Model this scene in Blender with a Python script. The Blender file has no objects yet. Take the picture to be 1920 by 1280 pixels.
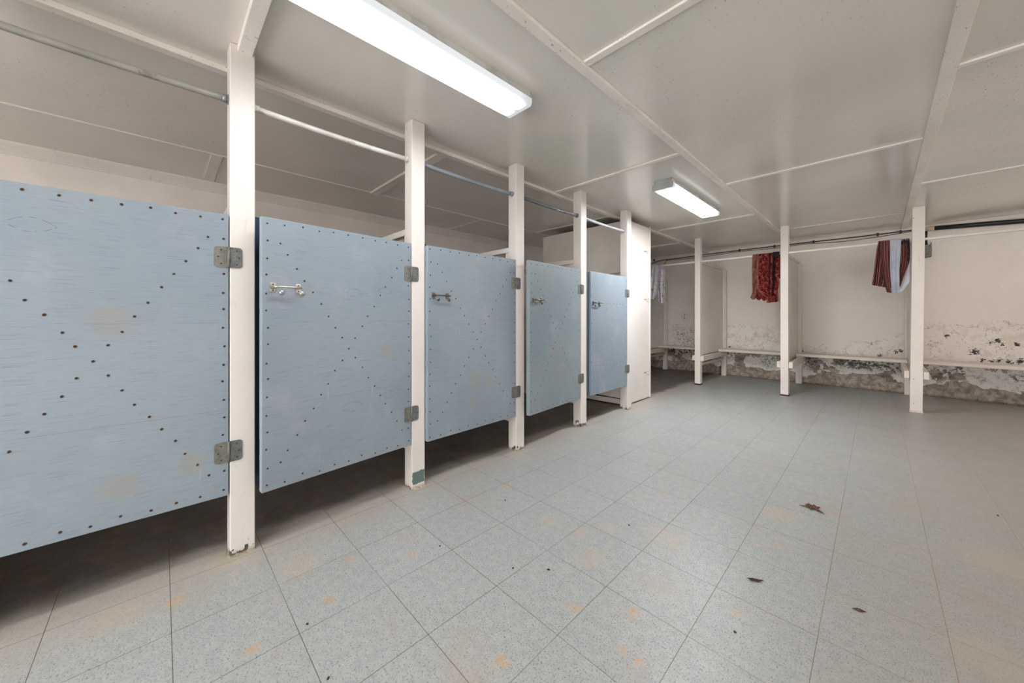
import bpy, bmesh, math, random
from mathutils import Vector, Matrix
C = bpy.context.scene.collection
R = math.radians
random.seed(7)

# ------------------------------------------------------------------ camera, world, exposure
H = 2.275            # ceiling height
cam = bpy.data.cameras.new('camera'); cam_o = bpy.data.objects.new('camera', cam); C.objects.link(cam_o)
cam_o.location = (0, 0, 1.063); cam_o.rotation_euler = (R(90), 0, R(45.69))
cam.sensor_width = 36.0; cam.lens = 673.1 / 1920 * 36
cam.shift_y = -(640 - 592.8) / 1920
cam.clip_start = 0.05; cam.clip_end = 60
bpy.context.scene.camera = cam_o
vs = bpy.context.scene.view_settings
vs.view_transform = 'Standard'; vs.look = 'None'; vs.gamma = 1; vs.use_curve_mapping = False
vs.exposure = 0.45
world = bpy.data.worlds.new('world'); bpy.context.scene.world = world; world.use_nodes = True
bg = world.node_tree.nodes['Background']
bg.inputs[0].default_value = (1.0, 0.98, 0.96, 1); bg.inputs[1].default_value = 3.4
LAMP = 42.0          # radiance of the brightest line in a fluorescent lens

# ------------------------------------------------------------------ node material helper
def lin(r, g, b):
    f = lambda c: ((c/255)/12.92 if c/255 <= .04045 else ((c/255+.055)/1.055)**2.4)
    return (f(r), f(g), f(b), 1)

class G:
    def __init__(s, name):
        s.m = bpy.data.materials.new(name); s.m.use_nodes = True
        s.t = s.m.node_tree; s.t.nodes.clear()
        s.outn = s.t.nodes.new('ShaderNodeOutputMaterial')
    def n(s, kind, **kw):
        nd = s.t.nodes.new('ShaderNode'+kind)
        for k, v in kw.items(): setattr(nd, k, v)
        return nd
    def put(s, sock, v):
        if v is None: return
        if isinstance(v, bpy.types.NodeSocket): s.t.links.new(v, sock)
        elif isinstance(v, tuple) and len(v) == 3 and sock.type == 'RGBA': sock.default_value = (*v, 1)
        else: sock.default_value = v
    def pos(s): return s.n('NewGeometry').outputs['Position']
    def obj(s): return s.n('TexCoord').outputs['Object']
    def uv(s): return s.n('TexCoord').outputs['UV']
    def rnd(s): return s.n('ObjectInfo').outputs['Random']
    def scale(s, v, sc, loc=(0, 0, 0), rot=(0, 0, 0)):
        m = s.n('Mapping'); s.put(m.inputs[0], v); m.inputs[1].default_value = loc; m.inputs[2].default_value = rot; m.inputs[3].default_value = sc
        return m.outputs[0]
    def noise(s, v, scale, detail=2, rough=.5, w=None, dist=0, color=False):
        nd = s.n('TexNoise'); 
        if w is not None: nd.noise_dimensions = '4D'; s.put(nd.inputs['W'], w)
        s.put(nd.inputs['Vector'], v); nd.inputs['Scale'].default_value = scale; nd.inputs['Detail'].default_value = detail
        nd.inputs['Roughness'].default_value = rough; nd.inputs['Distortion'].default_value = dist
        return nd.outputs['Color' if color else 'Fac']
    def voro(s, v, scale, feature='F1', out='Distance'):
        nd = s.n('TexVoronoi', feature=feature); s.put(nd.inputs['Vector'], v); nd.inputs['Scale'].default_value = scale
        return nd.outputs[out]
    def math(s, op, a, b=None, c=None, clamp=False):
        nd = s.n('Math', operation=op); nd.use_clamp = clamp
        s.put(nd.inputs[0], a); s.put(nd.inputs[1], b)
        if c is not None: s.put(nd.inputs[2], c)
        return nd.outputs[0]
    def vmath(s, op, a, b=None, out='Vector'):
        nd = s.n('VectorMath', operation=op); s.put(nd.inputs[0], a); s.put(nd.inputs[1], b); return nd.outputs[out]
    def sep(s, v):
        nd = s.n('SeparateXYZ'); s.put(nd.inputs[0], v); return nd.outputs
    def comb(s, x, y, z):
        nd = s.n('CombineXYZ'); s.put(nd.inputs[0], x); s.put(nd.inputs[1], y); s.put(nd.inputs[2], z); return nd.outputs[0]
    def step(s, v, a, b, inv=False):      # smooth 0..1 as v runs a..b
        nd = s.n('MapRange'); nd.interpolation_type = 'SMOOTHSTEP'; s.put(nd.inputs[0], v)
        nd.inputs[1].default_value = a; nd.inputs[2].default_value = b
        nd.inputs[3].default_value = 1 if inv else 0; nd.inputs[4].default_value = 0 if inv else 1
        return nd.outputs[0]
    def mix(s, f, a, b, blend='MIX'):
        nd = s.n('Mix', data_type='RGBA', blend_type=blend); s.put(nd.inputs[0], f); s.put(nd.inputs[6], a); s.put(nd.inputs[7], b)
        return nd.outputs[2]
    def ramp(s, f, stops):
        nd = s.n('ValToRGB'); s.put(nd.inputs[0], f); e = nd.color_ramp.elements
        while len(e) < len(stops): e.new(.5)
        for i, (p, c) in enumerate(stops): e[i].position = p; e[i].color = c
        return nd.outputs[0]
    def done(s, color, rough=.5, bump=None, strength=.2, dist=.002, metal=0, spec=.5, emit=None, estr=0):
        p = s.n('BsdfPrincipled'); s.put(p.inputs['Base Color'], color); s.put(p.inputs['Roughness'], rough)
        s.put(p.inputs['Metallic'], metal); p.inputs['Specular IOR Level'].default_value = spec
        if bump is not None:
            b = s.n('Bump'); b.inputs['Strength'].default_value = strength; b.inputs['Distance'].default_value = dist
            s.put(b.inputs['Height'], bump); s.t.links.new(b.outputs[0], p.inputs['Normal'])
        s.t.links.new(p.outputs[0], s.outn.inputs[0]); return s.m
    def blots(s, v2, spots, wob):
        """largest of (1-d/r) over a list of (x, y, r) in the plane of v2 (a vector with z=0), wobbled"""
        v = s.vmath('ADD', v2, wob); best = None
        for (x, y, r) in spots:
            d = s.vmath('DISTANCE', v, (x, y, 0), out='Value'); k = s.math('SUBTRACT', 1, s.math('DIVIDE', d, r))
            best = k if best is None else s.math('MAXIMUM', best, k)
        return best

# ------------------------------------------------------------------ materials
def white_paint(name, base, chip_z=None, rough=.42, dirt=.25, warm=(150, 120, 95), grain=True, chipc=(62, 74, 78), specks=True, patch=None):
    g = G(name); p = g.pos()
    n1 = g.noise(p, 2.2, 3); col = g.mix(g.step(n1, .35, .75), lin(*base), lin(*[int(c*.955) for c in base]))
    n2 = g.noise(g.scale(p, (1, 1, .25)), 28, 4, .65)
    col = g.mix(g.math('MULTIPLY', g.step(n2, .6, .8), dirt), col, lin(*warm))
    if specks:
        v = g.noise(p, 95, 2, .6); col = g.mix(g.math('MULTIPLY', g.step(v, .73, .76), .6), col, lin(110, 92, 78))
    z = g.sep(p)[2]
    if chip_z:
        k = g.noise(p, 26, 3, .6); zz = g.math('ADD', k, g.math('MULTIPLY', z, -1/chip_z*.28))
        col = g.mix(g.step(zz, .46, .472), col, lin(*chipc))
        col = g.mix(g.math('MULTIPLY', g.step(z, .0, .03, True), .55), col, lin(120, 105, 85))
    if patch:
        x, y, zz = g.sep(g.vmath('ADD', p, g.vmath('MULTIPLY', g.vmath('SUBTRACT', g.noise(p, 70, 3, color=True), (.5, .5, .5)), (.0, .016, .016))))
        m = g.math('MULTIPLY', g.step(y, patch[0]-.001, patch[0]+.001), g.step(y, patch[1]-.001, patch[1]+.001, True))
        m = g.math('MULTIPLY', m, g.math('MULTIPLY', g.step(zz, patch[2]-.001, patch[2]+.001), g.step(zz, patch[3]-.001, patch[3]+.001, True)))
        m = g.math('MULTIPLY', m, g.step(x, -2.004, -2.002))
        col = g.mix(m, col, lin(96, 116, 114))
    h = g.noise(g.scale(p, (1, 1, .12)), 60, 4, .6) if grain else g.noise(p, 90, 3)
    return g.done(col, rough, h, .25, .002)

M = {}
M['post'] = white_paint('white_post_paint', (226, 219, 213), .085)
M['post2'] = white_paint('white_post_paint_patched', (226, 219, 213), .03, patch=(1.098, 1.183, .028, .105))
M['post_back'] = white_paint('cream_post_paint', (238, 228, 219), .02, chipc=(40, 36, 34))
M['wood'] = white_paint('cream_timber_paint', (234, 226, 218), dirt=.3)
M['seat'] = white_paint('bench_paint', (230, 218, 206), dirt=.45)
M['panel'] = white_paint('panel_paint', (236, 228, 220), grain=False, rough=.5, dirt=.15)
M['closet'] = white_paint('closet_paint', (224, 216, 210), .02, grain=True, rough=.45, dirt=.1, chipc=(110, 90, 75))

def ceiling_mat():
    g = G('glossy_ceiling_paint'); p = g.pos()
    col = g.mix(g.step(g.noise(p, .9, 3), .3, .72), lin(233, 225, 218), lin(219, 216, 206))
    col = g.mix(g.math('MULTIPLY', g.step(g.noise(p, 4, 4, .6), .55, .8), .35), col, lin(234, 222, 216))
    area = g.math('MAXIMUM', g.math('MULTIPLY', g.step(g.noise(p, 1.1, 2), .45, .65), .6), g.math('MULTIPLY', g.step(g.sep(p)[0], .1, .5), g.step(g.noise(p, 1.6, 2), .38, .5)))
    sp = g.noise(g.scale(p, (1, .5, 1)), 105, 2, .6)
    col = g.mix(g.math('MULTIPLY', g.math('MULTIPLY', g.step(sp, .665, .69), area), .8), col, lin(95, 82, 72))
    sp2 = g.noise(p, 44, 3, .6, dist=.5); col = g.mix(g.math('MULTIPLY', g.step(sp2, .74, .76), .6), col, lin(140, 125, 112))
    b = g.math('ADD', g.noise(g.scale(p, (1, .45, 1)), 120, 3, .6), g.math('MULTIPLY', g.noise(p, 9, 2), .8))
    return g.done(col, .17, b, .16, .0015, spec=.7)
M['ceiling'] = ceiling_mat()
def batten_mat():
    g = G('batten_paint'); p = g.pos()
    col = g.mix(g.step(g.noise(p, 3, 2), .3, .7), lin(242, 236, 229), lin(230, 222, 213))
    col = g.mix(g.math('MULTIPLY', g.step(g.noise(g.scale(p, (1, .6, 1)), 75, 3, .6), .66, .7), .6), col, lin(120, 104, 90))
    return g.done(col, .38, g.noise(p, 60, 3), .4, .002)
M['batten'] = batten_mat()
M['wall_left'] = white_paint('pink_white_wall', (242, 233, 226), grain=False, rough=.6, dirt=.12)
M['wall_plain'] = white_paint('plain_wall', (226, 216, 208), grain=False, rough=.6, dirt=.12)

def floor_mat():
    g = G('vinyl_floor_tiles'); p = g.pos(); x, y, z = g.sep(p)
    T = .3048; TY = .307
    # the grid is turned a quarter of a degree against the walls
    xr = g.math('ADD', x, g.math('MULTIPLY', g.math('SUBTRACT', y, 1.0), .0045))
    u = g.math('DIVIDE', g.math('ADD', xr, .751), T); v = g.math('DIVIDE', g.math('SUBTRACT', y, .945), TY)
    def edge(a, w):
        f = g.math('FRACT', a); d = g.math('MINIMUM', f, g.math('SUBTRACT', 1, f)); return g.step(d, w*.55, w, True)
    cell = g.comb(g.math('FLOOR', u), g.math('FLOOR', v), 0)
    wn = g.n('TexWhiteNoise'); g.put(wn.inputs[0], cell); tv = wn.outputs[0]
    # jitter each tile's speckle so chips do not run across joints
    jp = g.vmath('ADD', p, g.vmath('MULTIPLY', cell, (3.17, 5.31, 0)))
    base = g.mix(g.step(g.noise(jp, 30, 3, .6), .3, .7), lin(156, 160, 158), lin(170, 171, 168))
    chips = g.noise(g.scale(jp, (1, .7, 1)), 200, 2.5, .62)
    base = g.mix(g.math('MULTIPLY', g.step(chips, .37, .42, True), .75), base, lin(98, 106, 113))
    base = g.mix(g.math('MULTIPLY', g.step(chips, .60, .64), .6), base, lin(186, 186, 182))
    chips2 = g.noise(g.vmath('ADD', jp, (9.1, 4.2, 0)), 140, 2, .55)
    base = g.mix(g.math('MULTIPLY', g.step(chips2, .305, .345, True), .7), base, lin(66, 74, 84))
    base = g.mix(g.math('MULTIPLY', g.step(chips2, .68, .71), .45), base, lin(158, 152, 138))
    base = g.mix(g.math('MULTIPLY', tv, .12), base, lin(128, 131, 130))
    # warm tint over the right-hand side and in drifts
    big = g.noise(p, .8, 3, .55)
    warm_tint = g.math('MULTIPLY', g.step(g.math('ADD', x, g.math('MULTIPLY', big, 1.2)), .0, 1.4), .5)
    base = g.mix(warm_tint, base, lin(158, 144, 130))
    drift = g.math('MULTIPLY', g.step(g.noise(p, 2.6, 4, .6), .54, .74), .5)
    base = g.mix(drift, base, lin(164, 148, 134))
    near = g.math('MULTIPLY', g.step(g.math('ABSOLUTE', g.math('ADD', x, 2.02)), .02, .3, True), .45)
    base = g.mix(near, base, lin(172, 160, 146))
    grime_shade = g.math('MULTIPLY', g.step(g.math('ADD', x, g.math('MULTIPLY', g.noise(p, 3, 4, .6), .22)), -2.10, -1.98, True), g.math('MULTIPLY_ADD', g.noise(p, 6, 4, .65), .5, .5))  # brown stall grime, darkened and edged to deepen the painted shade under the doors
    base = g.mix(grime_shade, base, g.mix(g.step(g.noise(p, 9, 5, .7), .5, .68), lin(54, 41, 32), lin(98, 66, 44)))
    # rust and juice spots
    wob = g.vmath('MULTIPLY', g.vmath('SUBTRACT', g.noise(p, 22, 4, .65, color=True), (.5, .5, .5)), (.05, .05, 0))
    pz = g.comb(x, y, 0)
    rust = g.blots(pz, [(-1.44, .45, .035), (-1.46, .80, .03), (-1.62, .59, .03), (-1.88, .78, .03), (-.77, 1.08, .035), (-.57, 1.05, .028), (-.52, 1.05, .028),
                        (-1.63, 1.55, .045), (-.9, 2.14, .04), (-.36, 1.47, .03), (-.81, .75, .04), (-1.4, .21, .035), (-1.84, .04, .05), (-.62, 1.21, .04), (-.39, 2.0, .03), (-.33, 2.06, .03)], wob)
    base = g.mix(g.math('MULTIPLY', g.step(rust, .15, .6), g.math('MULTIPLY', g.step(g.noise(p, 70, 3, .6), .40, .58), .55)), base, lin(196, 146, 84))
    pink = g.blots(pz, [(-.71, 1.74, .13), (-.89, 1.35, .1), (-1.2, 1.45, .08), (-.38, 2.37, .12), (-1.73, .42, .12), (-2.0, .21, .12), (-1.89, -.11, .12), (.38, 2.58, .2), (.25, 1.83, .15), (-.95, 1.6, .07), (-1.02, 1.48, .07)], wob)
    base = g.mix(g.math('MULTIPLY', g.step(pink, 0, .7), .3), base, lin(184, 164, 138))
    # joints, dark where open, ochre where dirt has filled them
    j = g.math('MAXIMUM', edge(u, .0042), edge(v, .0042))
    vis = g.step(g.noise(p, 1.7, 2), .25, .55)
    jc = g.mix(g.step(g.math('ADD', x, g.noise(p, 2, 2)), -.2, .9), lin(70, 52, 36), lin(150, 122, 82))
    col = g.mix(g.math('MULTIPLY', j, g.math('MULTIPLY_ADD', vis, .45, .45)), base, jc)
    rough = g.math('MULTIPLY_ADD', g.noise(p, 5, 3), .25, .30)
    h = g.math('SUBTRACT', g.math('MULTIPLY', g.noise(p, 14, 3), .3), g.math('MULTIPLY', j, .5))
    return g.done(col, rough, h, .25, .002, spec=.45)
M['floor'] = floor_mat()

def backwall_mat():
    g = G('damp_plaster_wall'); p = g.pos(); x, y, z = g.sep(p)
    n1 = g.noise(p, 2.2, 6, .62); n2 = g.noise(g.vmath('ADD', p, (3, 1, 7)), 3.4, 6, .62); fine = g.noise(p, 60, 4, .65)
    col = g.mix(g.step(g.noise(p, 1.1, 2), .35, .7), lin(240, 232, 224), lin(233, 224, 214))
    col = g.mix(g.math('MULTIPLY', g.step(fine, .62, .72), .25), col, lin(170, 150, 132))
    # how high the damp has climbed, bay by bay
    zn = g.math('ADD', z, g.math('MULTIPLY', g.math('SUBTRACT', n1, .5), .55))
    rise = g.math('ADD', g.math('MULTIPLY', g.step(x, .0, .6), .30), g.math('MULTIPLY', g.step(x, -1.0, -1.3, False), 0.0))
    rise = g.math('ADD', rise, g.math('MULTIPLY', g.step(x, -1.1, -.85, True), .22))
    zz = g.math('SUBTRACT', zn, rise)
    zlow = g.step(zz, .50, .80, True)
    isl = g.step(n2, .52, .528)
    ring = g.step(g.math('ABSOLUTE', g.math('SUBTRACT', n2, .523)), .001, .007, True)
    ring2 = g.step(g.math('ABSOLUTE', g.math('SUBTRACT', n1, .49)), .001, .006, True)
    brk = g.step(g.noise(p, 13, 3), .42, .52)
    col = g.mix(g.math('MULTIPLY', g.math('MULTIPLY', isl, zlow), .5), col, lin(240, 236, 231))
    col = g.mix(g.math('MULTIPLY', g.math('MULTIPLY', g.math('MULTIPLY', g.math('MAXIMUM', ring, ring2), zlow), brk), .7), col, lin(132, 112, 94))
    st = g.math('MULTIPLY', g.step(g.noise(p, 7, 5, .7), .5, .62), zlow); col = g.mix(g.math('MULTIPLY', st, .32), col, lin(196, 178, 158))
    tide = g.math('MULTIPLY', g.step(g.math('ABSOLUTE', g.math('SUBTRACT', zz, .66)), .0, .008, True), g.step(g.noise(p, 3, 3), .5, .56)); col = g.mix(g.math('MULTIPLY', tide, .5), col, lin(150, 128, 104))
    crumbs = g.math('MULTIPLY', g.step(g.noise(p, 55, 3, .65), .66, .69), zlow); col = g.mix(g.math('MULTIPLY', crumbs, .7), col, lin(96, 80, 68))
    wob = g.vmath('MULTIPLY', g.vmath('SUBTRACT', g.noise(p, 30, 5, .75, color=True), (.5, .5, .5)), (.10, .10, 0))
    pz = g.comb(x, z, 0)
    mold = g.blots(pz, [(-.084, .671, .018), (.005, .51, .02), (.199, .585, .026), (.155, .571, .02), (.615, .808, .026), (.83, .618, .045), (1.0, .765, .03), (.95, .735, .024), (1.04, .718, .024),
                        (1.14, .731, .025), (.893, .52, .025), (.96, .512, .02), (1.09, .515, .04), (1.168, .525, .04), (1.01, .515, .02), (1.3, .53, .06), (-.86, .515, .02), (-1.88, .515, .025)], wob)
    mk = g.step(g.math('ADD', mold, g.math('MULTIPLY', g.math('SUBTRACT', g.noise(g.scale(p, (1, 1, 1.6)), 48, 4, .75), .52), 4.5)), .15, .3)
    mk = g.math('MULTIPLY', mk, g.step(mold, -.5, -.3)); col = g.mix(mk, col, lin(44, 36, 34))
    pep = g.blots(pz, [(-2.72, .72, .22), (-2.62, .6, .16), (-2.84, .83, .1), (-2.55, .78, .1), (-2.66, 1.07, .1)], wob)
    pg = g.step(pep, 0, .2); pn_ = g.math('ADD', g.noise(g.scale(p, (1, 1, 1.3)), 34, 5, .85), g.math('MULTIPLY', pep, .09)); col = g.mix(g.math('MULTIPLY', g.math('MULTIPLY', pg, g.step(n2, .45, .5)), .5), col, lin(226, 223, 220))
    col = g.mix(g.math('MULTIPLY', pg, g.step(pn_, .60, .64)), col, lin(86, 74, 64))
    # bare band under the benches
    zb = g.math('ADD', z, g.math('MULTIPLY', g.math('SUBTRACT', g.noise(p, 1.9, 5, .6), .5), .46))
    low = g.step(z, .44, .47, True)
    bandc = g.mix(g.step(g.noise(g.scale(p, (.6, 1, 1.3)), 8, 6, .75), .36, .64), lin(186, 174, 162), lin(108, 97, 88))
    wn_ = g.noise(g.vmath('ADD', p, (5, 0, 2)), 3.4, 5, .65)
    white = g.math('MULTIPLY', g.step(zb, .17, .178), g.step(wn_, .47, .48))
    bandc = g.mix(white, bandc, g.mix(g.step(g.noise(p, 14, 4, .7), .5, .7), lin(226, 222, 216), lin(178, 172, 165)))
    ed = g.math('MAXIMUM', g.step(g.math('ABSOLUTE', g.math('SUBTRACT', zb, .174)), .0, .006, True), g.math('MULTIPLY', g.step(g.math('ABSOLUTE', g.math('SUBTRACT', wn_, .473)), .001, .006, True), g.step(zb, .17, .18)))
    bandc = g.mix(g.math('MULTIPLY', ed, .7), bandc, lin(84, 72, 62))
    conc = g.mix(g.step(g.noise(p, 16, 5, .7), .35, .65), lin(182, 169, 155), lin(126, 113, 100))
    bandc = g.mix(g.step(zb, .165, .172, True), bandc, conc)
    blk = g.math('MULTIPLY', g.step(g.noise(p, 26, 5, .78), .50, .54), g.step(g.math('ABSOLUTE', g.math('SUBTRACT', zb, .36)), .03, .14, True))
    blk = g.math('MULTIPLY', blk, g.step(g.noise(p, 2.7, 3), .40, .50))
    bandc = g.mix(g.math('MULTIPLY', blk, .92), bandc, lin(44, 40, 38))
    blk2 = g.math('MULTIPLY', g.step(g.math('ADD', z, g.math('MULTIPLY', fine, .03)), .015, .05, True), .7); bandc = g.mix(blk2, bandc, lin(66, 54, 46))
    col = g.mix(low, col, bandc)
    h = g.math('ADD', g.math('MULTIPLY', isl, g.math('MULTIPLY', zlow, .6)), g.math('MULTIPLY', fine, .25))
    h = g.math('ADD', h, g.math('MULTIPLY', white, .6))
    return g.done(col, .62, h, .5, .004)
M['wall_back'] = backwall_mat()

def door_mat(i, ovals, scuffs, tint):
    g = G('blue_plywood_%s' % ['one', 'two', 'three', 'four', 'five'][i]); o = g.obj(); p = g.vmath('ADD', o, (3.7*i, 5.1*i, 2.3*i)); x, y, z = g.sep(o)
    a, b = tint
    col = g.mix(g.step(g.noise(p, 1.6, 3), .32, .7), lin(*a), lin(*b))
    col = g.mix(g.math('MULTIPLY', g.step(g.noise(p, 3.5, 4, .6), .54, .72), .35), col, lin(168, 166, 178))
    col = g.mix(g.math('MULTIPLY', g.step(g.noise(g.vmath('ADD', p, (4, 4, 4)), 2.4, 4, .6), .56, .72), .3), col, lin(130, 146, 152))
    gr = g.noise(g.scale(p, (1, .03, 1)), 330, 5, .7)        # plywood grain runs sideways
    gr2 = g.noise(g.scale(p, (1, .025, 1)), 240, 4, .7)
    col = g.mix(g.math('MULTIPLY', g.step(gr, .36, .45, True), .5), col, lin(100, 113, 126))
    col = g.mix(g.math('MULTIPLY', g.step(gr2, .30, .36, True), .45), col, lin(88, 100, 112))
    col = g.mix(g.math('MULTIPLY', g.step(gr, .62, .72), .4), col, lin(166, 176, 184))
    wob = g.vmath('MULTIPLY', g.vmath('SUBTRACT', g.noise(p, 16, 4, .65, color=True), (.5, .5, .5)), (.10, .10, 0)); pz = g.comb(y, z, 0)
    if scuffs:
        s_ = g.blots(pz, scuffs, wob); col = g.mix(g.math('MULTIPLY', g.step(s_, .0, .6), .45), col, lin(150, 144, 132))
    for (cy, cz, ry, rz) in ovals:        # eye-shaped veneer plugs showing through the paint
        dy = g.math('DIVIDE', g.math('SUBTRACT', y, cy), ry)
        par = g.math('MULTIPLY', g.math('SUBTRACT', 1, g.math('MULTIPLY', dy, dy)), rz)
        d = g.math('ABSOLUTE', g.math('SUBTRACT', g.math('ABSOLUTE', g.math('ADD', g.math('SUBTRACT', z, cz), g.math('MULTIPLY', g.math('SUBTRACT', g.noise(p, 30, 2), .5), .006))), par))
        line = g.math('MULTIPLY', g.step(d, .0004, .0012, True), g.step(g.math('ABSOLUTE', dy), .99, 1.0, True))
        line = g.math('MULTIPLY', line, g.step(g.noise(p, 70, 2), .42, .50))
        col = g.mix(g.math('MULTIPLY', line, .8), col, lin(70, 76, 86))
    # long joint lines in the paint
    for zc in (.66, 1.04):
        d = g.math('ABSOLUTE', g.math('SUBTRACT', g.math('ADD', z, g.math('MULTIPLY', g.noise(g.scale(p, (1, .6, 0)), 3, 2), .01)), zc)); l = g.step(d, .0003, .0011, True)
        col = g.mix(g.math('MULTIPLY', g.math('MULTIPLY', l, g.step(g.noise(p, 5, 2), .42, .55)), .7), col, lin(96, 108, 122))
    # pale scratches
    sc = g.noise(g.scale(p, (1, 1, .07), rot=(.15, 0, 0)), 34, 3, .6); col = g.mix(g.math('MULTIPLY', g.step(sc, .71, .74), .2), col, lin(184, 190, 196))
    return g.done(col, .45, g.math('ADD', gr, g.math('MULTIPLY', gr2, .8)), .3, .0015)
TB = ((142, 154, 163), (131, 144, 155)); TG = ((136, 148, 153), (126, 139, 146))
DOORM = [door_mat(0, [(-.526, 1.373, .055, .024)], [(-.35, 1.05, .08), (-.33, .42, .07), (-.12, .45, .06)], TB),
         door_mat(1, [(-.356, 1.188, .045, .02), (-.175, 1.208, .045, .018), (-.15, .612, .04, .02), (-.367, .583, .06, .026)], [(-.16, .86, .06)], TB),
         door_mat(2, [(-.3, .9, .05, .02)], [(-.42, .62, .07), (-.3, .58, .05), (-.45, .45, .06), (-.14, 1.27, .05)], TB),
         door_mat(3, [(-.7, 1.42, .05, .03)], [(-.35, .6, .08), (-.5, .75, .06)], TG),
         door_mat(4, [], [(-.4, 1.2, .06)], ((138, 151, 161), (129, 142, 153)))]
def metal(name, c, rough, pit=None, m=.85):
    g = G(name); p = g.obj(); col = g.mix(g.step(g.noise(p, 40, 3), .35, .7), lin(*c), lin(*[int(v*.85) for v in c]))
    if pit: col = g.mix(g.step(g.noise(p, 260, 3, .6), .58, .62), col, lin(*pit))
    return g.done(col, rough, g.noise(p, 200, 2), .2, .0005, metal=m)
M['hinge'] = metal('satin_hinge_steel', (128, 128, 120), .5, m=.35)
M['hinge_pit'] = metal('pitted_hinge_steel', (124, 128, 128), .5, pit=(56, 52, 46), m=.35)
M['chrome'] = metal('bright_latch_metal', (200, 196, 188), .28)
M['brassy'] = metal('tarnished_latch_metal', (122, 118, 108), .35, pit=(90, 60, 40))
M['galv'] = metal('galvanised_pipe', (150, 154, 158), .4, m=.6)
def plain(name, c, rough=.5, var=.85, sc=8, bump=.15, spec=.5):
    g = G(name); p = g.pos(); col = g.mix(g.step(g.noise(p, sc, 3), .35, .7), lin(*c), lin(*[int(v*var) for v in c]))
    return g.done(col, rough, g.noise(p, sc*8, 3), bump, .002, spec=spec)
M['screw'] = plain('rusty_screw_head', (98, 70, 52), .6, .5, 300)
M['screw_dark'] = plain('screw_recess', (36, 24, 18), .7)
M['screw_rim'] = plain('worn_screw_rim', (140, 128, 112), .45, .7, 400)
M['navy'] = plain('navy_gloss_paint', (44, 64, 92), .3, .7)
M['slate'] = plain('slate_grey_paint', (72, 84, 94), .4)
M['black'] = plain('black_plastic', (26, 26, 30), .4)
M['cable'] = plain('dark_cable', (52, 46, 46), .5)
M['brownwire'] = plain('brown_wire', (92, 64, 52), .5)
M['beige'] = plain('beige_fitting', (214, 190, 156), .5)
M['boxgrey'] = plain('grey_box', (150, 150, 145), .5, .6, 40)
M['lamp_metal'] = plain('lamp_white_enamel', (214, 214, 210), .35)
M['cap'] = plain('lamp_end_cap', (170, 174, 172), .45)
M['leaf'] = plain('dry_leaf', (96, 62, 42), .7, .6, 60)
M['leaf_dark'] = plain('dark_leaf', (62, 44, 34), .7, .6, 60)
M['grit'] = plain('dark_grit', (48, 36, 30), .8)
M['fringe'] = plain('black_fringe', (22, 20, 22), .85)
M['caulk'] = plain('yellowed_caulk', (176, 164, 140), .6, .7, 60)
def pipe_mat(name, base, chips):
    g = G(name); p = g.pos(); col = g.mix(g.step(g.noise(p, 6, 3), .35, .7), lin(*base), lin(*[int(v*.86) for v in base]))
    col = g.mix(g.math('MULTIPLY', g.step(g.noise(g.scale(p, (1, .4, 1)), 14, 4, .7), .60, .63), .9), col, lin(*chips)); return g.done(col, .38, g.noise(p, 60, 3), .2, .001, metal=.1)
M['p_grey'] = pipe_mat('grey_pipe_paint', (158, 156, 148), (120, 120, 114))
M['p_white'] = pipe_mat('white_pipe_paint', (230, 226, 220), (190, 182, 172))
M['p_blue'] = pipe_mat('blue_grey_pipe_paint', (150, 156, 168), (120, 124, 132))
M['p_dark'] = pipe_mat('dark_grey_pipe_paint', (112, 116, 122), (190, 190, 188))
M['p_pale'] = pipe_mat('pale_grey_pipe_paint', (198, 200, 204), (160, 160, 160))

def red_cloth():
    g = G('red_paisley_cloth'); o = g.uv(); v = g.scale(o, (1, 1.9, 1))
    n = g.noise(v, 8, 5, .7, dist=1.0); n2 = g.noise(g.scale(o, (3, 1.2, 1)), 5, 4, .6, dist=2)
    col = g.ramp(n, [(.34, lin(16, 9, 11)), (.43, lin(62, 12, 17)), (.50, lin(108, 22, 25)), (.56, lin(134, 52, 42)), (.61, lin(140, 96, 80)), (.66, lin(84, 16, 20))])
    u, vv, _ = g.sep(o)
    pale = g.math('MULTIPLY', g.step(u, .12, .2, True), g.step(n2, .42, .5)); col = g.mix(g.math('MULTIPLY', pale, .7), col, lin(140, 104, 90))
    blk = g.math('MULTIPLY', g.step(u, .74, .77), g.step(u, .86, .9, True)); col = g.mix(g.math('MULTIPLY', blk, .9), col, lin(22, 16, 20))
    return g.done(col, .85, g.noise(v, 60, 3), .3, .002, spec=.2)
M['red'] = red_cloth()
def stripe_cloth():
    g = G('maroon_striped_cloth'); u, v, _ = g.sep(g.uv())
    w = g.math('FRACT', g.math('MULTIPLY', u, 3.0)); w2 = g.math('FRACT', g.math('MULTIPLY', u, 9.0))
    col = g.mix(g.step(w, .45, .5), lin(84, 28, 36), lin(38, 15, 21)); col = g.mix(g.step(g.math('ABSOLUTE', g.math('SUBTRACT', w2, .5)), .05, .09, True), col, lin(196, 146, 140))
    col = g.mix(g.step(g.math('ABSOLUTE', g.math('SUBTRACT', w, .08)), .03, .05, True), col, lin(150, 84, 78))
    return g.done(col, .85, g.noise(g.uv(), 120, 2), .2, .001, spec=.2)
M['stripe'] = stripe_cloth()
M['greycloth'] = plain('pale_grey_cloth', (196, 200, 210), .85, .93, 10, spec=.2)
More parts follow.
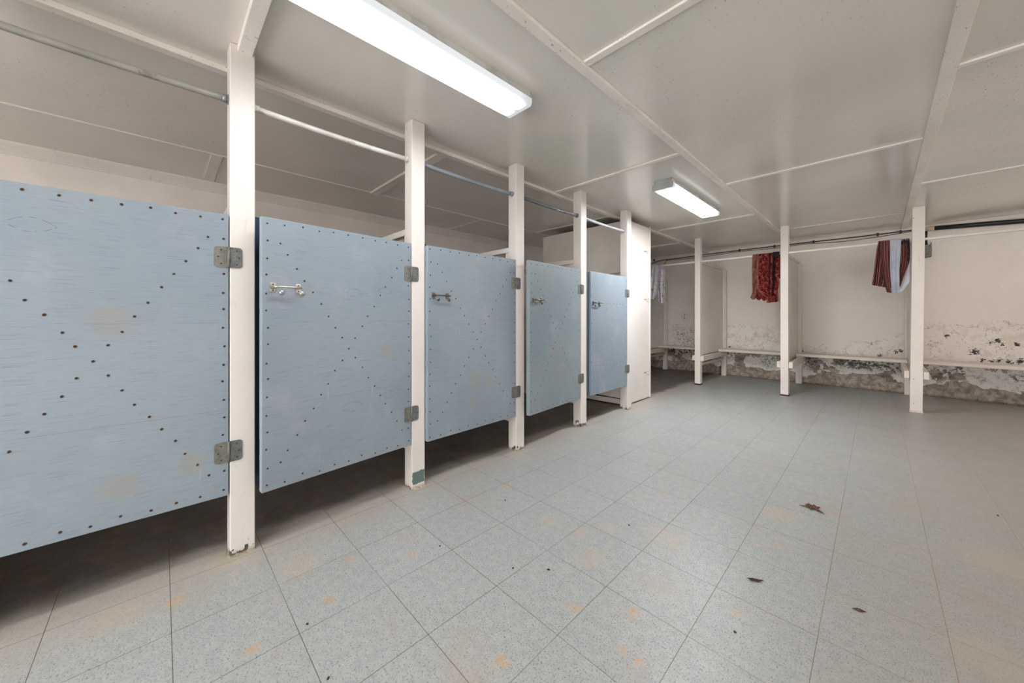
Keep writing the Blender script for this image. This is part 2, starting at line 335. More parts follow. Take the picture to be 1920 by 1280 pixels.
def white_cloth():
    g = G('white_leaf_print_cloth'); o = g.uv(); v = g.scale(o, (1, 2.4, 1))
    col = g.mix(g.step(g.noise(v, 2, 2), .4, .6), lin(208, 204, 208), lin(190, 186, 192))
    col = g.mix(g.math('MULTIPLY', g.step(g.noise(v, 5.5, 3, .6, dist=1.0), .60, .63), .85), col, lin(84, 80, 88))
    _, vv, _ = g.sep(o); w = g.math('FRACT', g.math('MULTIPLY', vv, 6)); col = g.mix(g.math('MULTIPLY', g.step(g.math('ABSOLUTE', g.math('SUBTRACT', w, .5)), .02, .05, True), .4), col, lin(120, 112, 118))
    return g.done(col, .85, g.noise(v, 60, 2), .2, .001, spec=.2)
M['whitecloth'] = white_cloth()

def lens_mat(L, lamp):
    g = G('glowing_lamp_lens'); x, y, z = g.sep(g.obj())
    a = g.math('DIVIDE', g.math('SUBTRACT', g.math('ABSOLUTE', x), .042), .020); lobe = g.math('POWER', 2.718, g.math('MULTIPLY', g.math('MULTIPLY', a, a), -1))
    ends = g.step(g.math('ABSOLUTE', y), L/2-.10, L/2-.02, True)
    st = g.math('MULTIPLY_ADD', g.math('MULTIPLY', lobe, ends), lamp, .5)
    e = g.n('Emission'); e.inputs[0].default_value = (.96, .98, 1, 1); g.put(e.inputs[1], st); g.t.links.new(e.outputs[0], g.outn.inputs[0]); return g.m
M['lens'] = lens_mat(1.3, LAMP); M['lens_bright'] = lens_mat(1.3, LAMP*3.2)  # second lens boosted to brighten the back of the room

# ------------------------------------------------------------------ mesh helpers
def box(bm, x0, x1, y0, y1, z0, z1, mi=0, top_dx=0):
    vs_ = [bm.verts.new((x + (top_dx if z == z1 else 0), y, z)) for x in (x0, x1) for y in (y0, y1) for z in (z0, z1)]
    for f in ((0, 1, 3, 2), (4, 6, 7, 5), (0, 4, 5, 1), (2, 3, 7, 6), (0, 2, 6, 4), (1, 5, 7, 3)):
        fc = bm.faces.new([vs_[i] for i in f]); fc.material_index = mi
    return vs_
def tube(bm, pts, r, seg=10, mi=0, cap=True):
    pts = [Vector(p) for p in pts]; rings = []
    for i, p in enumerate(pts):
        d = (pts[min(i+1, len(pts)-1)] - pts[max(i-1, 0)]).normalized()
        a = d.cross(Vector((0, 0, 1))); a = a.normalized() if a.length > .05 else Vector((1, 0, 0)); b = d.cross(a)
        rr = r[i] if isinstance(r, (list, tuple)) else r
        rings.append([bm.verts.new(p + a*rr*math.cos(t) + b*rr*math.sin(t)) for t in [2*math.pi*k/seg for k in range(seg)]])
    for q, s in zip(rings, rings[1:]):
        for k in range(seg):
            f = bm.faces.new((q[k], q[(k+1) % seg], s[(k+1) % seg], s[k])); f.smooth = True; f.material_index = mi
    if cap:
        for q in (rings[0], rings[-1]): bm.faces.new(q).material_index = mi
def prism(bm, poly, axis, a, b, mi=0):
    """extrude a 2-D polygon along axis from a to b; poly in the other two axes in xyz order"""
    def P(q, t):
        q = list(q); q.insert(axis, t); return q
    A = [bm.verts.new(P(q, a)) for q in poly]; B = [bm.verts.new(P(q, b)) for q in poly]
    bm.faces.new(A).material_index = mi; bm.faces.new(B).material_index = mi
    n = len(poly)
    for i in range(n): bm.faces.new((A[i], A[(i+1) % n], B[(i+1) % n], B[i])).material_index = mi
def link(name, bm, mats, parent=None, bevel=0, seg=2, loc=None, solid=0, smooth=False):
    bmesh.ops.recalc_face_normals(bm, faces=bm.faces[:])
    me = bpy.data.meshes.new(name); bm.to_mesh(me); bm.free()
    o = bpy.data.objects.new(name, me); C.objects.link(o)
    for m in (mats if isinstance(mats, (list, tuple)) else [mats]): me.materials.append(m)
    if loc: o.location = loc
    if parent: o.parent = parent
    if smooth:
        for f in me.polygons: f.use_smooth = True
    if solid: md = o.modifiers.new('solid', 'SOLIDIFY'); md.thickness = solid; md.offset = 0
    if bevel: md = o.modifiers.new('bevel', 'BEVEL'); md.width = bevel; md.segments = seg; md.limit_method = 'ANGLE'; md.harden_normals = False
    return o
def tag(o, label=None, cat=None, group=None, kind=None):
    if label: o['label'] = label
    if cat: o['category'] = cat
    if group: o['group'] = group
    if kind or cat: o['kind'] = kind or 'thing'
    return o
def empty(name, loc=(0, 0, 0), rz=0):
    o = bpy.data.objects.new(name, None); C.objects.link(o); o.location = loc; o.rotation_euler = (0, 0, rz); o.empty_display_size = .1; return o
def boxobj(name, dims, m, parent=None, bevel=.002, **k):
    bm = bmesh.new(); box(bm, *dims, top_dx=k.pop('top_dx', 0)); return link(name, bm, m, parent, bevel, **k)
def struct(name, bm, m, bevel=0): return tag(link(name, bm, m, None, bevel), kind='structure')
def sbox(name, dims, m, bevel=0):
    bm = bmesh.new(); box(bm, *dims); return struct(name, bm, m, bevel)

# ------------------------------------------------------------------ the room
XL, XR, YB, YF = -4.25, 3.0, 7.3, -2.8
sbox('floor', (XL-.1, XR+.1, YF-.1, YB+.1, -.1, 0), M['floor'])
sbox('ceiling', (XL-.1, XR+.1, YF-.1, YB+.1, H, H+.1), M['ceiling'])
sbox('wall_left', (XL-.1, XL, YF-.1, YB+.1, 0, H), M['wall_left'])
sbox('wall_back', (XL, XR, YB, YB+.1, 0, H), M['wall_back'])
bm = bmesh.new()          # right-hand wall, outside the picture, with high windows added as fill light
box(bm, XR, XR+.1, YF-.1, YB+.1, 0, 1.65); box(bm, XR, XR+.1, YF-.1, YB+.1, 2.2, H)
for y0_, y1_ in ((YF-.1, 2.6), (4.6, 4.8), (6.9, YB+.1)): box(bm, XR, XR+.1, y0_, y1_, 1.65, 2.2)
struct('wall_right', bm, M['wall_plain'])
bm = bmesh.new()          # wall behind the camera, with a wide opening added to let fill light in
box(bm, XL, -2.2, YF-.1, YF, 0, H); box(bm, 2.8, XR, YF-.1, YF, 0, H); box(bm, -2.2, 2.8, YF-.1, YF, 2.24, H)
struct('wall_rear', bm, M['wall_plain'])
tn = [0]
def trim(dims, m=M['batten'], bevel=.003):
    tn[0] += 1; return sbox('trim_%d' % tn[0], dims, m, bevel)
# long battens
trim((-1.03, -.98, YF, 7.28, H-.018, H)); trim((.205, .265, YF, 7.28, H-.018, H))
trim((1.44, 1.5, YF, 7.28, H-.018, H)); trim((-2.262, -2.215, YF, 7.28, H-.026, H))
trim((-3.475, -3.463, YF, 7.28, H-.006, H), bevel=.001)
# cross battens
for x0, x1, ys, w, t in ((-2.215, -1.03, (.27,), .055, .03), (-2.215, -1.03, (2.75, 5.02), .04, .012), (-.98, .205, (-.85, 1.45, 3.70, 6.22), .04, .012), (.265, 1.44, (.3, 2.75, 4.94), .036, .012),
                      (-3.463, -2.262, (1.49, 6.08), .075, .02), (-3.463, -2.262, (3.87,), .03, .01), (-4.17, -3.475, (.30, ), .07, .008), (-4.17, -3.475, (2.85, 5.1), .02, .008)):
    for y in ys: trim((x0, x1, y-w/2, y+w/2, H-t, H))
# moulding along the stall wall
pr = [(XL, H), (XL+.05, H), (XL+.05, H-.012), (XL+.03, H-.036), (XL+.026, H-.038), (XL+.026, H-.046), (XL+.022, H-.048), (XL+.022, H-.056), (XL+.018, H-.058), (XL+.018, H-.066), (XL+.014, H-.068), (XL+.012, H-.082), (XL, H-.082)]
bm = bmesh.new(); prism(bm, pr, 1, YF, YB); tn[0] += 1; struct('trim_%d' % tn[0], bm, M['wood'])
# cove strip on the back wall
trim((XL, XR, YB-.012, YB, 2.235, H), M['wood'])

# ------------------------------------------------------------------ ceiling lights
def ceiling_light(loc, label, lens='lens'):
    r = empty('ceiling_light', loc); tag(r, label, 'ceiling light', 'fluorescent ceiling lights'); L = 1.3
    bm = bmesh.new(); prism(bm, [(-.075, 0), (.075, 0), (.075, -.03), (.088, -.042), (-.088, -.042), (-.075, -.03)], 1, -L/2, L/2)
    link('housing', bm, M['lamp_metal'], r)
    bm = bmesh.new(); prism(bm, [(-.09, -.0425), (.09, -.0425), (.09, -.068), (.082, -.082), (-.082, -.082), (-.09, -.068)], 1, -L/2+.002, L/2-.002)
    link('lens', bm, M[lens], r)
    for s in (-1, 1):
        bm = bmesh.new(); prism(bm, [(-.078, -.001), (.078, -.001), (.079, -.028), (.0925, -.041), (.0925, -.070 if s < 0 else -.05), (.084, -.0845 if s < 0 else -.052), (-.084, -.0845 if s < 0 else -.052), (-.0925, -.070 if s < 0 else -.05), (-.0925, -.041), (-.079, -.028)], 1, s*L/2, s*(L/2+.003))
        link('end_cap', bm, M['cap'], r)
    return r
ceiling_light((-1.395, .775, H), 'long fluorescent ceiling light nearest the viewer, running out of the top of the picture')
ceiling_light((-1.345, 3.83, H), 'shorter-looking fluorescent ceiling light farther back, with its grey end cap showing', 'lens_bright')
ceiling_light((-1.395, -1.75, H), 'added fluorescent fill light in the stall row behind the viewer, out of view')  # unseen fixture added as fill from behind the camera

ceiling_light((-.39, -1.75, H), 'added fluorescent fill light behind the viewer in the next ceiling bay, out of view')  # another unseen fill fixture, added one ceiling bay over
# ------------------------------------------------------------------ stall posts
PW, PX0, PX1 = .09, -2.09, -2.0
POST = [(-.67, -.58), (.215, .307), (1.096, 1.186), (2.0, 2.09), (2.876, 2.97), (3.78, 3.878)]
labels = ['white timber post at the far left end of the stall row, out of view', 'tallest-looking white stall post, chipped dark at its foot, right of the nearest blue door',
          'white stall post with a square grey-green bare patch at its foot', 'white stall post between the third and fourth blue doors, small dark chip at its foot',
          'white stall post between the fourth and fifth blue doors', 'white stall post at the end of the stall row, joined to the white closet']
for i, ((y0, y1), lb) in enumerate(zip(POST, labels)):
    o = boxobj('stall_post', (0, .09, 0, y1-y0, 0, H-(.001 if i != 1 else .001)), M['post2'] if i == 2 else M['post'], bevel=.004, loc=(PX0, y0, 0))
    tag(o, lb, 'post', 'white posts of the stall row')
    # old sealant round the foot
    bm = bmesh.new(); rs = random.Random(i)
    ring = []
    for (a, b) in ((-.006, -.006), (.045, -.008), (.098, -.007), (.104, (y1-y0)/2), (.099, y1-y0+.007), (.04, y1-y0+.008), (-.006, y1-y0+.006), (-.007, .04)):
        ring.append((a + rs.uniform(-.004, .004), b + rs.uniform(-.004, .004)))
    A = [bm.verts.new((a, b, .0005)) for a, b in ring]; ins = [(min(max(a, .001), .089), min(max(b, .001), y1-y0-.001)) for a, b in ring]
    B = [bm.verts.new((a, b, .006)) for a, b in ins]
    for k in range(8): bm.faces.new((A[k], A[(k+1) % 8], B[(k+1) % 8], B[k]))
    cz = link('foot_sealant', bm, M['caulk'], o, smooth=True); cz['label'] = 'yellowed sealant'
    if 1 <= i <= 4:
        st = boxobj('door_stop', (.002, .042, y1-y0, y1-y0+.04, .27, 1.53) if i < 4 else (.05, .08, y1-y0, y1-y0+.05, .28, 1.505), M['navy'] if i == 1 else M['slate'], o, .002); st['label'] = 'dark blue door stop strip' if i == 1 else 'slate grey door stop strip'
    # screw holes low on the side
# ------------------------------------------------------------------ curtain rods above the stalls
rods = [('p_grey', 'dull grey pipe spanning above the nearest blue door'), ('p_white', 'white painted pipe spanning above the second blue door'), ('p_blue', 'blue-grey pipe spanning above the third blue door'),
        ('p_dark', 'dark grey pipe spanning above the fourth blue door'), ('p_pale', 'pale grey pipe spanning above the last blue door')]
for i, (m, lb) in enumerate(rods):
    a, b = POST[i][1], POST[i+1][0]; bm = bmesh.new(); n = 8
    tube(bm, [(-2.045, a+.0005+(b-a-.001)*k/n, 2.036 - .006*math.sin(math.pi*k/n)) for k in range(n+1)], .0135, 16)
    o = link('curtain_pipe', bm, M[m]); tag(o, lb, 'pipe', 'pipes between the stall posts')
    for yy, s in ((a, 1), (b, -1)):
        bm = bmesh.new(); tube(bm, [(-2.045, yy+s*.0005, 2.036), (-2.045, yy+s*.005, 2.036)], .021, 16); tube(bm, [(-2.045, yy+s*.005, 2.036), (-2.045, yy+s*.022, 2.036)], .017, 16)
        link('flange', bm, M['galv'] if i in (0, 3) else M[m], o)

# ------------------------------------------------------------------ stall doors
def screw_mesh(mats):
    bm = bmesh.new(); n = 12; x0 = .0002
    prof = [(.0058, 0, 2), (.0052, .0011, 2), (.0042, .0009, 0), (.0022, .0003, 1)]
    rings = [[bm.verts.new((x0+h, r*math.cos(2*math.pi*k/n), r*math.sin(2*math.pi*k/n))) for k in range(n)] for r, h, _ in prof]
    for (a, b, m) in zip(rings, rings[1:], (2, 0, 0)):
        for k in range(n):
            f = bm.faces.new((a[k], a[(k+1) % n], b[(k+1) % n], b[k])); f.material_index = m
    f = bm.faces.new(rings[-1]); f.material_index = 1
    # cross slot
    for w, l in ((.0007, .0035), (.0035, .0007)):
        vs_ = [bm.verts.new((x0+.0011, a*w, b*l)) for a, b in ((-1, -1), (1, -1), (1, 1), (-1, 1))]; bm.faces.new(vs_).material_index = 1
    me = bpy.data.meshes.new('screw')
    bmesh.ops.recalc_face_normals(bm, faces=bm.faces[:]); bm.to_mesh(me); bm.free()
    for m in mats: me.materials.append(M[m])
    return me
M['screw_grey'] = plain('painted_over_screw', (84, 80, 80), .6, .6, 300)
SCREW = screw_mesh(('screw', 'screw_dark', 'screw_rim')); SCREW2 = screw_mesh(('screw_grey', 'screw_dark', 'screw_grey'))
def add_screw(parent, y, z, x=0, name='screw', s=.92, me=None):
    o = bpy.data.objects.new(name, me or SCREW); C.objects.link(o); o.parent = parent; o.location = (x, y, z); o.rotation_euler = (random.uniform(0, 6.28), 0, 0); o.scale = (1, s, s*random.uniform(.85, 1.1)); return o
def leaf_poly(sign, w=.046, h=.09, r=.013):
    p = [(0, -h/2)]
    for k in range(6):
        t = -math.pi/2 + k*math.pi/10; p.append((w-r+r*math.cos(t), -h/2+r+r*math.sin(t)))
    for k in range(6):
        t = k*math.pi/10; p.append((w-r+r*math.cos(t), h/2-r+r*math.sin(t)))
    p.append((0, h/2)); return [(sign*a, b) for a, b in p]
def make_latch(parent, y, z, keep, far):
    """chrome pull bolt: two brackets, a bar standing off the door, two round bolt heads"""
    r = empty('latch'); r.parent = parent; r.location = (0, y, z)
    m = M['chrome'] if not far else M['brassy']
    for k, dy in enumerate((0, .105)):
        bm = bmesh.new()
        prism(bm, [(dy-.0115, -.021), (dy+.0115, -.021), (dy+.0115, .019), (dy-.0115, .019)], 0, .0005, .004)
        prism(bm, [(dy-.008, -.004), (dy+.008, -.004), (dy+.006, .006), (dy-.006, .006)], 0, .004, .034)
        b = link('bracket', bm, m, r, .0012)
        for zz in (-.0145, .0125): add_screw(r, dy, zz, .0042, 'bracket_screw', .6)
    bm = bmesh.new(); tube(bm, [(.030, -.004, .001), (.031, .03, .001), (.031, .075, .001), (.030, .110, .001)], [.006, .0048, .0048, .006], 12)
    link('bar', bm, m, r)
    for dy, zz in ((.036, -.0225), (.121, -.0235)):
        bm = bmesh.new(); n = 16
        prof = [(.0115, .0), (.0115, .002), (.009, .006), (.005, .0085), (.0001, .009)]
        rings = [[bm.verts.new((h+.0005, dy+q*math.cos(2*math.pi*k/n), zz+q*math.sin(2*math.pi*k/n))) for k in range(n)] for q, h in prof]
        for a, b in zip(rings, rings[1:]):
            for k in range(n): bm.faces.new((a[k], a[(k+1) % n], b[(k+1) % n], b[k])).smooth = True
        link('bolt_head', bm, m, r)
    return r
DZ0, DZ1 = .277, 1.508
ANG = [0, 6.4, 1.8, 5.2, .6]
dl = ['nearest light blue plywood stall door, cut off by the left edge, no latch in view', 'second light blue stall door, ajar, with the large chrome latch and its shadow',
      'third light blue stall door, two tan scuffs low down', 'fourth light blue stall door, grey-green tinged, scribbled at its top left', 'last light blue stall door, small latch and two level rows of screws']
for i in range(5):
    yh = POST[i+1][0] - .004; w = yh - POST[i][1] - (.004, .006, .004, -.017, .062)[i]
    a = R(ANG[i]); d = empty('stall_door', (PX1, yh, 0), a); tag(d, dl[i], 'door', 'light blue stall doors')
    bm = bmesh.new(); box(bm, -.034, 0, -w, 0, DZ0, DZ1)
    link('door_panel', bm, DOORM[i], d, .0025)
    rs = random.Random(10+i)
    def S(y, z):
        if abs(y) < .05 and (abs(z-1.322) < .055 or abs(z-.468) < .055): return
        if i > 0 and abs(y+w-.10) < .08 and abs(z-1.195) < .03 and y > -w+.03: return
        add_screw(d, y+rs.uniform(-.004, .004), z+rs.uniform(-.005, .005), s=.92 if i == 0 else .78, me=None if i == 0 or rs.random() < .3 else SCREW2)
    if i < 4:
        nv = 16
        for k in range(nv):
            z = DZ0+.03+(DZ1-DZ0-.055)*k/(nv-1); S(-.018, z); S(-w+.02, z)
        for k in range(1, 10):
            y = -.018-(w-.038)*k/10; S(y, DZ1-.022); S(y, DZ0+.03-(.006 if k % 2 else 0))
        for k in range(1, 20):
            t = k/20; ya, yb_ = -.03, -w+.035; S(ya+(yb_-ya)*t, DZ0+.055+(DZ1-DZ0-.105)*t)
            if k != 10: S(yb_+(ya-yb_)*t, DZ0+.055+(DZ1-DZ0-.105)*t)
    else:
        for k in range(13):
            z = DZ0+.05+(DZ1-DZ0-.1)*k/12; S(-.02, z); S(-w+.02, z)
        for k in range(1, 10):
            y = -.02-(w-.04)*k/10; add_screw(d, y, 1.195, s=.7, me=SCREW2) if k < 8 else None; add_screw(d, y, .56+rs.uniform(-.004, .004), s=.7, me=SCREW2)
    for hz in (1.322, .468):
        bm = bmesh.new(); prism(bm, leaf_poly(-1), 0, .0005, .0030); o_ = Matrix.Translation((0, -.003, hz)); bmesh.ops.transform(bm, matrix=o_, verts=bm.verts[:])
        tube(bm, [(.0055, 0, hz-.045), (.0055, 0, hz+.045)], .0052, 12)
        h = link('hinge', bm, M['hinge'], d)
        for yy, zz in ((-.026, .03), (-.036, 0), (-.026, -.03)): add_screw(h, yy, hz+zz, .0031, 'hinge_screw', .6)
        bm = bmesh.new(); prism(bm, leaf_poly(1, .045), 0, .0008, .0036)
        bmesh.ops.transform(bm, matrix=Matrix.Rotation(-a, 4, 'Z') @ Matrix.Translation((0, .003, hz)), verts=bm.verts[:])
        l = link('hinge_leaf', bm, M['hinge_pit'], h)
        for yy, zz in ((.029, .03), (.036, 0), (.029, -.03)):
            v = Matrix.Rotation(-a, 3, 'Z') @ Vector((.0037, yy, hz+zz)); s = add_screw(h, v.y, v.z, v.x, 'hinge_screw', .6)
    if i > 0: make_latch(d, -w+.042, 1.195, True, i > 1)

# ------------------------------------------------------------------ partitions between the stalls
pl = ['cream partition with top rail behind the tallest-looking stall post', 'cream partition with top rail behind the post with the grey-green patch', 'cream partition with top rail behind the post between third and fourth doors', 'cream partition with top rail behind the post between fourth and fifth doors']
for i in range(1, 5):
    yc = sum(POST[i])/2; r = empty('stall_partition', (PX0, yc, 0)); tag(r, pl[i-1], 'partition', 'partitions between the stalls')
    boxobj('partition_panel', (-2.155, -.0005, -.009, .009, .205, 1.53), M['panel'], r, .001)
    boxobj('top_rail', (-2.155, -.0005, -.022, .022, 1.582, 1.622), M['wood'], r, .003)
    for x in (-.045, -1.1, -2.1): boxobj('spacer_block', (x-.02, x+.02, -.014, .014, 1.5305, 1.5815), M['wood'], r, .001)
r = boxobj('stall_partition', (0, 2.145, 0, .02, .002, 1.6), M['panel'], bevel=.001, loc=(XL+.003, -.64, 0)); tag(r, 'added solid panel keeping rear light out of the stalls, out of view at the left', 'partition')  # unseen panel added to keep rear light off the stall floor
# ------------------------------------------------------------------ closet at the end of the stalls
c = empty('closet', (-2.1, 3.95, 0)); tag(c, 'tall white plywood closet at the end of the blue stalls, open gap above it', 'closet')
boxobj('side_panel', (-1.30, -.02, .0, .015, .075, 2.205), M['panel'], c, .002)
boxobj('back_panel', (-1.30, -1.285, .016, .60, .01, 2.205), M['panel'], c, .002)
boxobj('far_panel', (-1.284, -.02, .60, .615, .01, 2.205), M['panel'], c, .002)
boxobj('front_panel', (-.019, -.002, -.071, .625, .012, 2.212), M['closet'], c, .002)
boxobj('corner_strip', (-.0018, .008, .60, .628, .006, 2.222), M['closet'], c, .002)
boxobj('inner_rail', (-1.28, -.0205, -.05, -.0005, 1.582, 1.622), M['wood'], c, .002)
bm = bmesh.new(); n = 10      # bowed base strip
pts = [(-1.2 + 1.18*k/n, -.004 - .03*math.sin(math.pi*k/n)) for k in range(n+1)]
prism(bm, pts + [(x, y-.012) for x, y in reversed(pts)], 2, .012, .07); b_ = link('base_strip', bm, M['wood'], c, .001); b_['label'] = 'bowed loose base strip'
def wire_hook(parent, y, z):
    bm = bmesh.new()
    tube(bm, [(.0005, y-.03, z+.012), (.006, y-.028, z+.014), (.012, y-.01, z+.006), (.022, y+.004, z-.018), (.034, y+.008, z-.016), (.040, y+.006, z+.004)], .0017, 8)
    tube(bm, [(.001, y-.03, z+.016), (.004, y+.02, z+.020), (.018, y+.028, z+.018), (.03, y+.03, z+.026)], .0017, 8)
    prism(bm, [(y-.034, z+.004), (y-.022, z+.004), (y-.022, z+.022), (y-.034, z+.022)], 0, -.0015, .0012)
    link('wire_hook', bm, M['boxgrey'], parent)
for z in (1.88, 1.265, .33): wire_hook(c, .50, z)

# ------------------------------------------------------------------ changing cubicles along the back wall
BY = 5.96
CP = [(-3.06, -2.98, 0, 'cream post of the leftmost changing cubicle, hidden beside the closet'), (-2.02, -1.94, 0, 'cream post left of the red cloth, foremost post of the left changing partition'),
      (-.934, -.850, 0, 'cream post just right of the red cloth'), (.233, .328, .02, 'cream post just right of the striped cloth, leaning slightly')]
for k, (x0, x1, lean, lb) in enumerate(CP):
    o = boxobj('cubicle_post', (0, x1-x0, 0, .09, .018, H-.001), M['post_back'], bevel=.003, top_dx=lean, loc=(x0, BY, 0)); tag(o, lb, 'post', 'posts of the changing cubicles')
    bm = bmesh.new(); box(bm, -.004, x1-x0+.004, -.004, .094, .0005, .0178); f = link('foot_pad', bm, M['black'] if k != 3 else M['seat'], o, .002)
    if k != 3: f['label'] = 'black foot pad'
    for zz in (.37, 2.15, .1):
        bm = bmesh.new(); tube(bm, [(.03, -.0005, zz), (.03, -.002, zz)], .004, 10); link('nail', bm, M['screw_dark'], o)
pn = [(-3.02, 'changing partition farthest left, half hidden by the white closet'), (-1.965, 'changing partition between the closet and the red cloth'), (-.905, 'changing partition behind the post right of the red cloth'), (.262, 'changing partition behind the post right of the striped cloth')]
for k, (x, lb) in enumerate(pn):
    r = empty('cubicle_partition', (x, BY+.09, 0)); tag(r, lb, 'partition', 'partitions of the changing cubicles')
    top = 1.80 if k == 0 else 1.885
    boxobj('partition_panel', (-.006, .006, .0005, 1.165, .458, top), M['panel'], r, .001)
    boxobj('top_cap', (-.024, .024, .0005, 1.16, top+.0005, top+.032), M['wood'], r, .003)
    boxobj('wall_stud', (-.03, .045, 1.168, 1.239, .001, top), M['seat'] if k == 3 else M['wood'], r, .003)
    boxobj('wall_strip', (.0065, .03, 1.135, 1.165, .4975, top), M['wood'], r, .002)
    # bench bearers on both sides of the post and panel
    px0, px1 = CP[k][0]-x, CP[k][1]-x
    boxobj('bench_bearer', (px1+(.0015 if k < 3 else .006), px1+(.045 if k < 3 else .049), -.075, 1.16, .372, .452), M['seat'], r, .003)
    boxobj('bench_bearer', (px0-.042, px0-.0015, -.075, 1.16, .372, .452), M['seat'], r, .003)
    boxobj('brace', (-.012, .016, .0005, 1.165, .295, .328), M['seat'], r, .002)
    for yy in (.3, .75):
        bm = bmesh.new(); tube(bm, [(.002, yy, top+.03), (.002, yy-.005, top+.045), (.01, yy-.025, top+.05)], .004, 8); link('hook_stub', bm, M['cable'], r)
# benches
bn = [(-3.012, -2.025, 'bench plank in the cubicle beside the white closet'), (-1.955, -.935, 'bench plank under the red cloth'), (-.895, .250, 'bench plank under the striped cloth'), (.385, 2.99, 'long bench plank running off the right edge')]
for x0, x1, lb in bn:
    r = boxobj('bench', (0, x1-x0, 0, .115, .4555, .4955), M['seat'], bevel=.004, loc=(x0, 6.905, 0)); tag(r, lb, 'bench', 'bench planks along the back wall')
    r.name = 'bench'
    boxobj('seat_plank', (0, x1-x0-.0, .118, .255, .4555, .4955), M['seat'], r, .004)
    boxobj('seat_plank', (0, x1-x0-.0, .258, .313, .4555, .4955), M['seat'], r, .004)
# hanging rails
rl = [(-4.2, -3.061, 'clothes rail section hidden behind the white closet'), (-2.979, -2.021, 'clothes rail section holding the white leaf-print cloth'), (-1.939, -.935, 'clothes rail section holding the red cloth'), (-.849, .232, 'clothes rail section holding the striped cloth'), (.347, 2.98, 'empty clothes rail section at the right edge')]
for x0, x1, lb in rl[1:]:
    o = boxobj('clothes_rail', (0, x1-x0, -.013, .013, 0, .026), M['wood'], bevel=.004, loc=(x0, 5.99, 1.897)); tag(o, lb, 'rail', 'clothes rail sections')

# ------------------------------------------------------------------ cloths on the rails
def poly_at(P, t):
    L = [0]
    for a, b in zip(P, P[1:]): L.append(L[-1]+math.dist(a, b))
    s = t*L[-1]
    for i in range(len(P)-1):
        if s <= L[i+1] + 1e-9:
            k = (s-L[i])/(L[i+1]-L[i]+1e-9); return (P[i][0]+(P[i+1][0]-P[i][0])*k, P[i][1]+(P[i+1][1]-P[i][1])*k)
    return P[-1]
def cloth(name, Lp, Rp, mat, parent, nf=4, amp=.012, y0=5.966, back=.35, over=True, ph=0, nu=40, nv=40, hem=.0, uoff=(0, 1)):
    bm = bmesh.new(); uvl = bm.loops.layers.uv.new('UVMap'); rows = []; uvs = {}
    def wave(u, g_): return -amp*g_*(.5+.5*math.sin(2*math.pi*nf*u+ph+.6*math.sin(5*u+ph)))
    l0, r0 = Lp[0], Rp[0]; zt = 1.932
    path = []
    if over: path += [(6.018, zt-back+back*k/6, -1) for k in range(6)] + [(6.012, zt-.004, -.4), (6.0, zt+.002, 0), (5.98, zt+.002, 0)]
    allrows = []
    for (y, z, g_) in path:
        allrows.append([(l0[0]+(r0[0]-l0[0])*u, y + (-wave(u, 1) if g_ == -1 else 0), z + (min(l0[1], r0[1])-zt)*0) for u in [a/nu for a in range(nu+1)]])
    for k in range(nv+1):
        t = k/nv; a = poly_at(Lp, t); b = poly_at(Rp, t); row = []
        for q in range(nu+1):
            u = q/nu; x = a[0]+(b[0]-a[0])*u; z = a[1]+(b[1]-a[1])*u
            g_ = min(1, t*3+.15)
            z += hem*math.sin(2*math.pi*nf*u+1)*t
            x += .004*math.sin(2*math.pi*nf*u+ph+2*t)*g_
            row.append((x, y0 + wave(u, g_), z))
        allrows.append(row)
    V = [[bm.verts.new(p) for p in row] for row in allrows]; nr = len(V)
    for i in range(nr-1):
        for q in range(nu):
            f = bm.faces.new((V[i][q], V[i][q+1], V[i+1][q+1], V[i+1][q])); f.smooth = True
            for lp, (ii, qq) in zip(f.loops, ((i, q), (i, q+1), (i+1, q+1), (i+1, q))): lp[uvl].uv = (uoff[0]+(uoff[1]-uoff[0])*qq/nu, 1-ii/(nr-1))
    return link(name, bm, mat, parent, solid=.002)
# red cloth
r = empty('hanging_cloth', (0, 0, 0)); tag(r, 'red and black patterned cloth hung over the rail', 'cloth', 'cloths hung on the clothes rails')
cloth('cloth_fold', [(-1.251, 1.932), (-1.258, 1.72), (-1.254, 1.39), (-1.275, 1.33), (-1.282, 1.315)], [(-.945, 1.932), (-.946, 1.70), (-.950, 1.5), (-.966, 1.40), (-.958, 1.262)], M['red'], r, nf=5, amp=.022, hem=.012)
b2 = cloth('front_swag', [(-1.20, 1.925), (-1.205, 1.6), (-1.19, 1.42), (-1.12, 1.345), (-1.06, 1.32)], [(-1.01, 1.925), (-1.015, 1.7), (-1.02, 1.5), (-1.03, 1.36), (-1.05, 1.31)], M['red'], r, nf=2.5, amp=.016, y0=5.938, over=False, ph=2)
b2 = cloth('lower_hem', [(-1.09, 1.33), (-1.082, 1.245)], [(-.958, 1.34), (-.955, 1.262)], M['red'], r, nf=3, amp=.014, y0=5.942, over=False, ph=1, nv=8)
b3 = cloth('black_edge', [(-1.012, 1.936), (-1.01, 1.86)], [(-.944, 1.936), (-.944, 1.87)], M['fringe'], r, nf=2, amp=.01, y0=5.94, over=False, nv=8)
